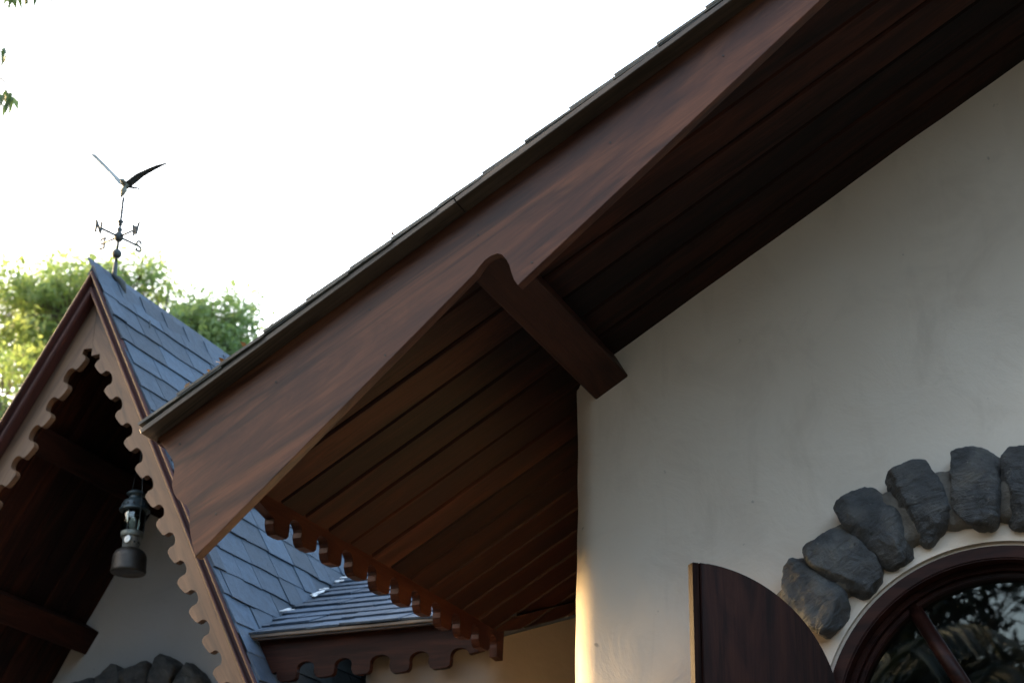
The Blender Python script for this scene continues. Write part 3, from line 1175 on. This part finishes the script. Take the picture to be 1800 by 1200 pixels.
hood = link_bm('hood', lathe_bm([(0.04, 0.252), (0.07, 0.25), (0.073, 0.253), (0.073, 0.258), (0.066, 0.263), (0.062, 0.28), (0.052, 0.293), (0.036, 0.3), (0.032, 0.302), (0.032, 0.316), (0.047, 0.32), (0.047, 0.3235), (0.03, 0.334), (0.012, 0.34), (0.0, 0.341)]), MAT['lantern_blue'], lan, LM, True)
for k in range(14):
    t = 2 * math.pi * k / 14
    bm = tube_bm([(0.0605 * math.cos(t), 0.0605 * math.sin(t), 0.272), (0.0655 * math.cos(t), 0.0655 * math.sin(t), 0.2735)], 0.0045, 8)
    link_bm('vent_hole', bm, MAT['dark_room'], hood, LM)
for k in range(10):
    t = 2 * math.pi * k / 10
    bm = tube_bm([(0.0405 * math.cos(t), 0.0405 * math.sin(t), 0.12), (0.0425 * math.cos(t), 0.0425 * math.sin(t), 0.12)], 0.005, 8)
    link_bm('air_hole', bm, MAT['dark_room'], lan, LM)
for k in range(4):
    t = 2 * math.pi * (k + 0.5) / 4
    bm = tube_bm([(0.058 * math.cos(t), 0.058 * math.sin(t), 0.16), (0.06 * math.cos(t), 0.06 * math.sin(t), 0.255)], 0.0018, 6)
    link_bm('guard_wire', bm, MAT['iron'], lan, LM)
WH = Matrix.Translation((-3.972, 5.45, 3.462)) @ Matrix.Diagonal((0.85, 0.85, 1, 1))
bm = tube_bm([(0.02, -0.035, 0.122), (0.03, -0.07, 0.118)], 0.004, 8)
link_bm('valve_stem', bm, MAT['lantern_steel'], lan, WH)
bm = lathe_bm([(0.0, -0.004), (0.006, -0.004), (0.007, -0.002), (0.012, -0.002), (0.014, -0.005), (0.018, -0.004), (0.018, 0.004), (0.014, 0.005), (0.0, 0.004)], 20)
link_bm('valve_wheel', bm, MAT['lantern_steel'], lan, WH @ Matrix.Translation((0.031, -0.073, 0.118)) @ Matrix.Rotation(R(80), 4, 'X'), True)
bail = []
for k in range(25):
    t = math.pi * k / 24
    bail.append((0.079 * math.cos(t), 0.0, 0.27 + 0.17 * math.sin(t)))
bm = tube_bm([(0.079, 0, 0.1), (0.083, 0, 0.18)] + bail + [(-0.083, 0, 0.18), (-0.079, 0, 0.1)], 0.0016, 6)
link_bm('bail', bm, MAT['iron'], lan, LM, True)
bm = tube_bm([(0, 0, 0.43), (0.004, 0, 0.55), (0.0, 0, 0.8), (-0.03, 0, 1.08)], 0.003, 6)
link_bm('hanging_wire', bm, MAT['iron'], lan, WH, True)

# ================================================================== WEATHERVANE
VX, VY = -4.09, 5.3
vane = empty('weathervane', (VX, VY, AP.z + 0.01))
tag(vane, 'metal weathervane with flying bird and compass letters on the steep gable ridge', 'weathervane')
VM = Matrix.Translation((VX, VY, 0))
z0 = AP.z
bm = tube_bm([(0.014, 0.045, z0 - 0.03), (0.014, 0.035, z0 + 0.015), (0.008, 0.015, z0 + 0.03), (0, 0, z0 + 0.04), (0, 0, z0 + 0.1)], [0.02, 0.021, 0.016, 0.011, 0.009], 10)
link_bm('mount', bm, MAT['iron'], vane, VM, True)
bm = tube_bm([(0, 0, z0 + 0.09), (0, 0, 5.06)], 0.006, 8)
link_bm('rod', bm, MAT['iron'], vane, VM, True)


def ball_prof(r, zc, n=14):
    return [(r * math.sin(math.pi * k / n), zc - r * math.cos(math.pi * k / n)) for k in range(n + 1)]


link_bm('ball', lathe_bm(ball_prof(0.0205, 4.797), 24), MAT['iron'], vane, VM, True)
link_bm('hub', lathe_bm([(0.003, 4.852), (0.012, 4.855), (0.019, 4.866), (0.02, 4.882), (0.014, 4.892), (0.008, 4.898), (0.0115, 4.905), (0.0115, 4.913), (0.004, 4.92)], 20), MAT['iron'], vane, VM, True)
link_bm('finial', lathe_bm([(0.003, 4.926), (0.009, 4.93), (0.008, 4.938), (0.013, 4.944), (0.013, 4.949), (0.003, 4.952)], 20), MAT['iron'], vane, VM, True)


def letter_strokes(ch):
    w, h = 0.6, 1.0
    if ch == 'N':
        return [[(0, 0), (0, 1)], [(0, 1), (w, 0)], [(w, 0), (w, 1)], [(-.12, 0), (.12, 0)], [(-.14, 1), (.06, 1)], [(w - .12, 1), (w + .12, 1)]]
    if ch == 'W':
        return [[(0, 1), (.22, 0)], [(.22, 0), (.42, .8)], [(.42, .8), (.62, 0)], [(.62, 0), (.84, 1)], [(-.1, 1), (.12, 1)], [(.72, 1), (.96, 1)], [(.34, .8), (.5, .8)]]
    if ch == 'E':
        return [[(0, 0), (0, 1)], [(-.08, 1), (w, 1)], [(-.08, 0), (w, 0)], [(0, .5), (.42, .5)], [(w, 1), (w, .82)], [(w, 0), (w, .18)], [(.42, .42), (.42, .58)]]
    pts = []
    for k in range(19):
        t = R(40 + 230 * k / 18)
        pts.append((.32 + .28 * math.cos(t), .74 + .25 * math.sin(t)))
    for k in range(19):
        t = R(90 - 230 * k / 18)
        pts.append((.32 + .3 * math.cos(t), .25 + .25 * math.sin(t)))
    return [pts, [(.56, .96), (.54, .78)], [(.04, .04), (.06, .24)]]


HZ = 4.876
armN = Vector((-0.0244, -0.0932, 0)) * 1.0
armW = Vector((0.0913, -0.0259, 0)) * 1.0
for ch, d in (('N', armN), ('S', -armN), ('W', armW), ('E', -armW)):
    u = d.normalized()
    bm = tube_bm([(0, 0, HZ), tuple(d + Vector((0, 0, HZ)))], 0.0052, 6)
    arm = link_bm('compass_arm', bm, MAT['iron'], vane, VM, True)
    # the letters stand upright along their arm, all read from the one side of the cross
    side = Vector((0, 0, 1)).cross(u)
    hgt = 0.047
    bm = bmesh.new()
    ux = u if ch in 'WSE' else -u
    st_ = letter_strokes(ch)
    off = 0.3 if ch != 'W' else 0.42
    for path in st_:
        pp = []
        for (a, b) in path:
            p = d + u * 0.011 + ux * ((a - off) * hgt * 0.9) + Vector((0, 0, HZ - hgt * 0.5 + b * hgt))
            pp.append(tuple(p))
        tube_bm(pp, 0.0052, 6, bm)
    link_bm('letter', bm, MAT['iron'], arm, VM)

# bird
BZ = 5.118
body = bmesh.new()
bax = Vector((0.28, 0.72, 0.36)).normalized()
prof = []
bpts = [Vector((0, 0, BZ)) + Vector((-0.004, -0.012, -0.062)) * 1.0, Vector((0.0, -0.01, BZ - 0.045)), Vector((0.002, -0.008, BZ - 0.025)), Vector((0.003, -0.002, BZ - 0.005)), Vector((0.004, 0.012, BZ + 0.008)), Vector((0.004, 0.024, BZ + 0.01))]
tube_bm(bpts, [0.003, 0.011, 0.017, 0.017, 0.012, 0.004], 14, body)
tube_bm([(0.004, -0.012, BZ + 0.002), (0.005, -0.026, BZ + 0.01), (0.005, -0.034, BZ + 0.009), (0.005, -0.046, BZ + 0.002)], [0.011, 0.0105, 0.007, 0.0015], 12, body)
link_bm('body', body, MAT['copper'], vane, VM, True)


def wing_mesh(pts_mid, chord, lift):
    bm = bmesh.new()
    rows = []
    n = len(pts_mid)
    for i, p in enumerate(pts_mid):
        p = Vector(p)
        c = chord[i]
        row_t, row_b = [], []
        for k in range(5):
            u = k / 4 - 0.5
            q = p + Vector((0.02 * u, u * c, -0.12 * c * (u + 0.5) + 0.16 * c * (0.25 - u * u)))
            th = 0.0022 * (1 - abs(u)) + 0.0006
            row_t.append(bm.verts.new(q + Vector((0, 0, th))))
            row_b.append(bm.verts.new(q - Vector((0, 0, th))))
        rows.append((row_t, row_b))
    for (t0, b0), (t1, b1) in zip(rows, rows[1:]):
        for k in range(4):
            bm.faces.new((t0[k], t0[k + 1], t1[k + 1], t1[k]))
            bm.faces.new((b0[k + 1], b0[k], b1[k], b1[k + 1]))
        bm.faces.new((t0[0], t1[0], b1[0], b0[0]))
        bm.faces.new((t0[4], b0[4], b1[4], t1[4]))
    for (t, b) in (rows[0], rows[-1]):
        bm.faces.new(t + b[::-1])
    return bm


lw = [(-0.006, 0, BZ + 0.0), (-0.03, 0.004, BZ + 0.026), (-0.062, 0.008, BZ + 0.062), (-0.10, 0.012, BZ + 0.098), (-0.15, 0.016, BZ + 0.15), (-0.205, 0.02, BZ + 0.203)]
link_bm('wing', wing_mesh(lw, [0.04, 0.045, 0.04, 0.026, 0.016, 0.004], 1), MAT['copper'], vane, VM, True)
rw = [(0.01, 0, BZ + 0.0), (0.034, 0.0, BZ + 0.014), (0.075, -0.004, BZ + 0.034), (0.12, -0.006, BZ + 0.046), (0.165, -0.008, BZ + 0.056), (0.206, -0.01, BZ + 0.06)]
link_bm('wing', wing_mesh(rw, [0.03, 0.03, 0.026, 0.02, 0.014, 0.004], 1), MAT['iron'], vane, VM, True)
bm = bmesh.new()
tube_bm([(0.004, 0.01, BZ - 0.002), (-0.02, 0.03, BZ - 0.002), (-0.052, 0.045, BZ + 0.002)], [0.006, 0.005, 0.0015], 8, bm)
tube_bm([(0.004, 0.01, BZ - 0.002), (0.035, 0.03, BZ - 0.004), (0.066, 0.045, BZ - 0.012)], [0.006, 0.005, 0.0015], 8, bm)
link_bm('tail', bm, MAT['iron'], vane, VM, True)

# ================================================================== VEGETATION
def leaves_mesh(name, pts, dirs, length, width, mat, parent, droop=0.25):
    """many folded leaf blades (4 triangles each), built with numpy"""
    n = len(pts)
    d = dirs / (np.linalg.norm(dirs, axis=1, keepdims=True) + 1e-9)
    up = rng.normal(size=(n, 3))
    s = np.cross(d, up)
    s /= (np.linalg.norm(s, axis=1, keepdims=True) + 1e-9)
    nn = np.cross(s, d)
    L = length * rng.uniform(0.6, 1.3, (n, 1))
    W = width * rng.uniform(0.7, 1.25, (n, 1))
    dz = np.zeros((n, 3))
    dz[:, 2] = -1
    p0 = pts
    pm = pts + d * L * 0.5 + nn * W * 0.18
    pl = pts + d * L * 0.45 + s * W * 0.5
    pr = pts + d * L * 0.45 - s * W * 0.5
    p1 = pts + d * L + dz * L * droop
    V = np.stack([p0, pl, pm, pr, p1], 1).reshape(-1, 3)
    base = np.arange(n)[:, None] * 5
    F = np.concatenate([base + np.array([[0, 1, 2]]), base + np.array([[0, 2, 3]]), base + np.array([[1, 4, 2]]), base + np.array([[2, 4, 3]])], 1).reshape(-1, 3)
    me = bpy.data.meshes.new(name)
    me.vertices.add(len(V))
    me.vertices.foreach_set('co', V.ravel().astype(np.float32))
    me.loops.add(F.size)
    me.loops.foreach_set('vertex_index', F.ravel().astype(np.int32))
    me.polygons.add(len(F))
    me.polygons.foreach_set('loop_start', np.arange(0, F.size, 3, dtype=np.int32))
    me.update()
    me.validate()
    me.materials.append(mat)
    o = bpy.data.objects.new(name, me)
    return place(o, None, parent)


def tree(base, height, lobes, label, mat, leaf=(0.09, 0.032), per=900, name='tree', twig=True, trunk_r=0.16, sprig=14):
    """lobes: (centre, radii, weight); leaves grow in sprigs near the lobe surfaces, fed by limbs"""
    root = empty(name, base)
    tag(root, label, 'tree', 'trees behind the cottages' if base[1] > 0 else 'trees across the yard')
    b = Vector(base)
    top = Vector((np.mean([l[0][0] for l in lobes]), np.mean([l[0][1] for l in lobes]), min(l[0][2] for l in lobes) - 0.3))
    bm = bmesh.new()
    mid = b.lerp(top, 0.5) + Vector((random.uniform(-.2, .2), random.uniform(-.2, .2), 0))
    tube_bm([b, mid, top], [trunk_r, trunk_r * 0.8, trunk_r * 0.55], 9, bm)
    P, D = [], []
    for c, r, w in lobes:
        c = Vector(c)
        j = top.lerp(c, 0.5) + Vector((random.uniform(-.2, .2), random.uniform(-.2, .2), random.uniform(-.1, .2)))
        tube_bm([top, j, c], [trunk_r * 0.45, trunk_r * 0.3, trunk_r * 0.14], 6, bm)
        k = int(per * w / sprig)
        u = rng.normal(size=(k, 3))
        u /= np.linalg.norm(u, axis=1, keepdims=True)
        rad = rng.uniform(0.35, 1.0, (k, 1)) ** 0.6
        q = np.array(c)[None] + u * rad * np.array(r)[None]
        keep = np.array([noise.noise(Vector(x) * 1.7) + 0.6 * noise.noise(Vector(x) * 4.1) > -0.12 for x in q])
        if base[1] < 0:     # a ragged opening in the foliage behind the palm
            gx, gz = (q[:, 0] + 2.15) / 0.6, (q[:, 2] - 6.45) / 0.55
            keep &= (gx ** 2 + gz ** 2) > rng.uniform(0.7, 1.2, len(q))
        q, u = q[keep], u[keep]
        for x, uu in zip(q[::3], u[::3]):
            tube_bm([c.lerp(Vector(x), 0.25), tuple(x)], [trunk_r * 0.06, trunk_r * 0.025], 4, bm, cap=False)
        for m in range(sprig):
            t = (m + 1) / sprig
            axis = u + np.array([0, 0, 0.15])
            pos = q + axis * (t - 0.5) * leaf[0] * 3.2 + rng.normal(size=q.shape) * leaf[0] * 0.35
            P.append(pos)
            D.append(u * 0.7 + rng.normal(size=q.shape) * 0.8 + np.array([0, 0, -0.25]))
    link_bm('trunk', bm, MAT['bark'], root, smooth=True)
    leaves_mesh('crown', np.concatenate(P), np.concatenate(D), leaf[0], leaf[1], mat, root)
    return root


random.seed(5)
tree((-11.6, 13.6, 0), 9, [((-10.7, 13.2, 8.95), (0.7, 0.7, 0.5), 1.2), ((-11.3, 13.3, 9.15), (0.7, 0.8, 0.6), 1.3), ((-12.1, 13.6, 8.5), (0.9, 0.9, 0.9), 1.2), ((-10.8, 13.4, 8.2), (0.9, 0.8, 0.6), 1.3),
                           ((-11.7, 13.4, 7.7), (0.9, 0.9, 0.7), 1.2), ((-10.95, 13.5, 9.4), (0.5, 0.5, 0.35), 0.7), ((-12.4, 14, 7.0), (1, 1, 0.9), 1.2), ((-10.15, 13.4, 8.6), (0.5, 0.5, 0.45), 0.8), ((-10.3, 13.2, 9.0), (0.35, 0.4, 0.3), 0.5)],
     'large leafy tree with yellow-green leaves behind the left slope of the steep gable', MAT['leaf_yellow'], per=4200)
tree((-10.02, 14.2, 0.20), 9, [((-10.17, 13.6, 9.32), (0.42, 0.4, 0.34), 0.7), ((-9.82, 13.6, 8.95), (0.5, 0.5, 0.45), 0.9), ((-9.27, 13.7, 8.80), (0.5, 0.5, 0.38), 0.9), ((-9.72, 13.8, 8.40), (0.85, 0.7, 0.55), 1.4), ((-10.42, 13.7, 8.80), (0.45, 0.5, 0.4), 0.7),
                          ((-9.02, 13.8, 8.50), (0.36, 0.5, 0.34), 0.6), ((-9.42, 13.8, 7.80), (0.9, 0.8, 0.5), 1.2), ((-10.32, 14, 8.10), (0.7, 0.7, 0.6), 1.0), ((-9.22, 14.2, 7.60), (0.8, 0.9, 0.6), 1.1), ((-9.52, 13.9, 8.55), (0.5, 0.4, 0.4), 0.6)],
     'airy green tree rising between the weathervane and the dark gable edge', MAT['leaf'], per=3300)
tree((-13.4, 11.8, 0), 6, [((-10.45, 12.1, 7.55), (0.55, 0.55, 0.5), 0.9), ((-10.9, 12.2, 7.2), (0.7, 0.6, 0.5), 1.0), ((-10.7, 12.2, 6.8), (0.7, 0.6, 0.5), 1.0), ((-11.0, 12.3, 6.9), (0.6, 0.6, 0.5), 1.0), ((-11.6, 12.1, 7.0), (0.8, 0.8, 0.6), 1.2), ((-12.2, 12, 6.9), (0.9, 0.9, 0.7), 1.2), ((-11.5, 12, 6.2), (1, 0.9, 0.7), 1.2), ((-12.9, 12, 6.3), (0.9, 0.9, 0.8), 1)],
     'lower pale leafy tree at the far left edge below the tall crown', MAT['leaf_yellow'], per=3000)

# unseen hedge added on the left to block low sun and sky glow
hd = empty('shading_hedge', (-14.5, 1, 0))
tag(hd, 'unseen tall green hedge added left of the yard to block low sun', 'hedge')
bm = bmesh.new()
HY0, HY1 = -14.0, 9.0
for k in range(48):
    yy = HY0 + (HY1 - HY0) * (k + 0.5) / 48
    tube_bm([(-14.5, yy, 0), (-14.5 + random.uniform(-.2, .2), yy + random.uniform(-.1, .1), 1.9), (-14.5 + random.uniform(-.3, .3), yy, 3.5)], [0.06, 0.045, 0.02], 6, bm)
link_bm('stems', bm, MAT['bark'], hd)
nl = 60000
P = np.stack([-14.5 + 0.65 * rng.uniform(-1, 1, nl), rng.uniform(HY0, HY1, nl), rng.uniform(0.05, 3.75, nl) + 0.12 * rng.normal(size=nl)], 1)
D = rng.normal(size=(nl, 3))
leaves_mesh('foliage', P, D, 0.17, 0.09, MAT['leaf_dark'], hd, 0.1)

# overhanging branch tips, upper left corner
ob = empty('overhanging_tree', (-8.6, 6.2, 0))
tag(ob, 'tree with drooping dark leaf sprays hanging into the upper left corner', 'tree')
bm = bmesh.new()
tube_bm([(-8.6, 6.2, 0), (-8.45, 6.25, 3), (-8.2, 6.3, 5.6), (-7.6, 6.4, 7.6)], [0.2, 0.17, 0.13, 0.09], 10, bm)
tips = [(-5.97, 6.5, 7.34), (-5.9, 6.5, 7.36), (-5.82, 6.5, 7.34), (-5.7, 6.5, 7.33), (-5.96, 6.5, 6.95), (-5.94, 6.5, 6.68), (-5.87, 6.5, 6.63), (-6.15, 6.45, 7.2), (-6.1, 6.4, 6.8), (-6.3, 6.6, 7.5), (-5.5, 6.6, 7.75), (-6.5, 6.4, 7.1), (-6.1, 6.7, 7.9), (-5.8, 6.4, 7.8), (-6.05, 6.5, 6.72)]
P, D = [], []
for t in tips:
    t = Vector(t)
    st0 = Vector((-7.6, 6.4, 7.6))
    m1 = st0.lerp(t, 0.55) + Vector((0, 0, 0.35))
    tube_bm([st0, m1, t + Vector((-0.05, 0, 0.12)), t], [0.03, 0.014, 0.006, 0.003], 6, bm)
    for k in range(9):
        P.append([t.x + random.uniform(-.03, .03), t.y + random.uniform(-.04, .04), t.z + random.uniform(-.01, .05)])
        D.append([random.uniform(-.55, .55), random.uniform(-.5, .5), -1])
    for k in range(10):
        q = m1.lerp(t + Vector((-0.05, 0, 0.12)), random.uniform(0.3, 0.95))
        if q.x < -6.15:
            P.append(list(q))
            D.append([random.uniform(-.6, .6), random.uniform(-.5, .5), -1])
link_bm('trunk', bm, MAT['bark'], ob, smooth=True)
leaves_mesh('foliage', np.array(P), np.array(D), 0.1, 0.034, MAT['leaf_dark'], ob, 0.15)

# row across the yard mirrors in the glass; side trees added to block light
random.seed(9)
for i, (x, y_, h) in enumerate(((-9.5, -11.5, 6.6), (-4.0, -12.5, 9.0), (1.0, -12, 9.0), (7.0, -10, 7.0), (8.5, -3.0, 7.0), (11.0, 2.5, 7.0), (-15.5, -5.5, 7.2), (-15.5, -0.8, 7.4))):
    lobes = [((x + random.uniform(-2.4, 2.4), y_ + random.uniform(-1.5, 1.5), h * f), (2.1, 1.8, 1.5), 1.2) for f in (0.16, 0.25, 0.3, 0.42, 0.55, 0.68, 0.78, 0.9, 0.5, 0.35, 0.85, 0.62)]
    tree((x, y_, 0), h, lobes, ('broad dark tree at the left end of the row opposite the cottages', 'dark tree across the yard behind the palm', 'dark tree across the yard opposite the arched window', 'broad dark tree at the right end of the row opposite the cottages', 'unseen dark tree added right of the yard to cut low sky light', 'unseen dark tree added right of the white cottage gable to cut sky light', 'unseen dark tree added behind the left hedge near the opposite row to block sky glow', 'unseen dark tree added behind the left hedge nearest the cottages to block sky glow')[i],
         MAT['leaf_deep'], leaf=(0.2, 0.085), per=5200, sprig=10, trunk_r=0.25)

palm = empty('palm_tree', (-2.3, -8.5, 0))
tag(palm, 'palm tree with arching feather fronds across the yard, mirrored in the window', 'tree')
bm = tube_bm([(-2.3, -8.5, 0), (-2.2, -8.5, 2.5), (-2.0, -8.4, 5.2)], [0.16, 0.13, 0.1], 10)
link_bm('trunk', bm, MAT['bark'], palm, smooth=True)
P, D = [], []
bm = bmesh.new()
for k in range(15):
    az = 2 * math.pi * k / 15 + random.uniform(-.15, .15)
    el = random.uniform(0.1, 1.0)
    pts = []
    for j in range(13):
        t = j / 12
        r_ = 2.3 * t * math.cos(el * (1 - 0.3 * t))
        pts.append(Vector((-2.0 + r_ * math.cos(az), -8.4 + r_ * math.sin(az), 5.2 + 2.2 * t * math.sin(el) - 1.7 * t * t)))
    tube_bm(pts, [0.025 * (1 - 0.85 * j / 12) for j in range(13)], 5, bm)
    for j in range(1, 12):
        ax = (pts[j + 1] - pts[j]).normalized()
        for sub in range(4):
            p = pts[j].lerp(pts[j + 1], sub / 4)
            side = ax.cross(Vector((0, 0, 1))).normalized()
            for sg in (-1, 1):
                P.append(list(p))
                D.append(list(side * sg + ax * 0.55 + Vector((0, 0, -0.35))))
link_bm('frond_ribs', bm, MAT['leaf_deep'], palm)
leaves_mesh('fronds', np.array(P), np.array(D), 0.55, 0.05, MAT['leaf_deep'], palm, 0.25)
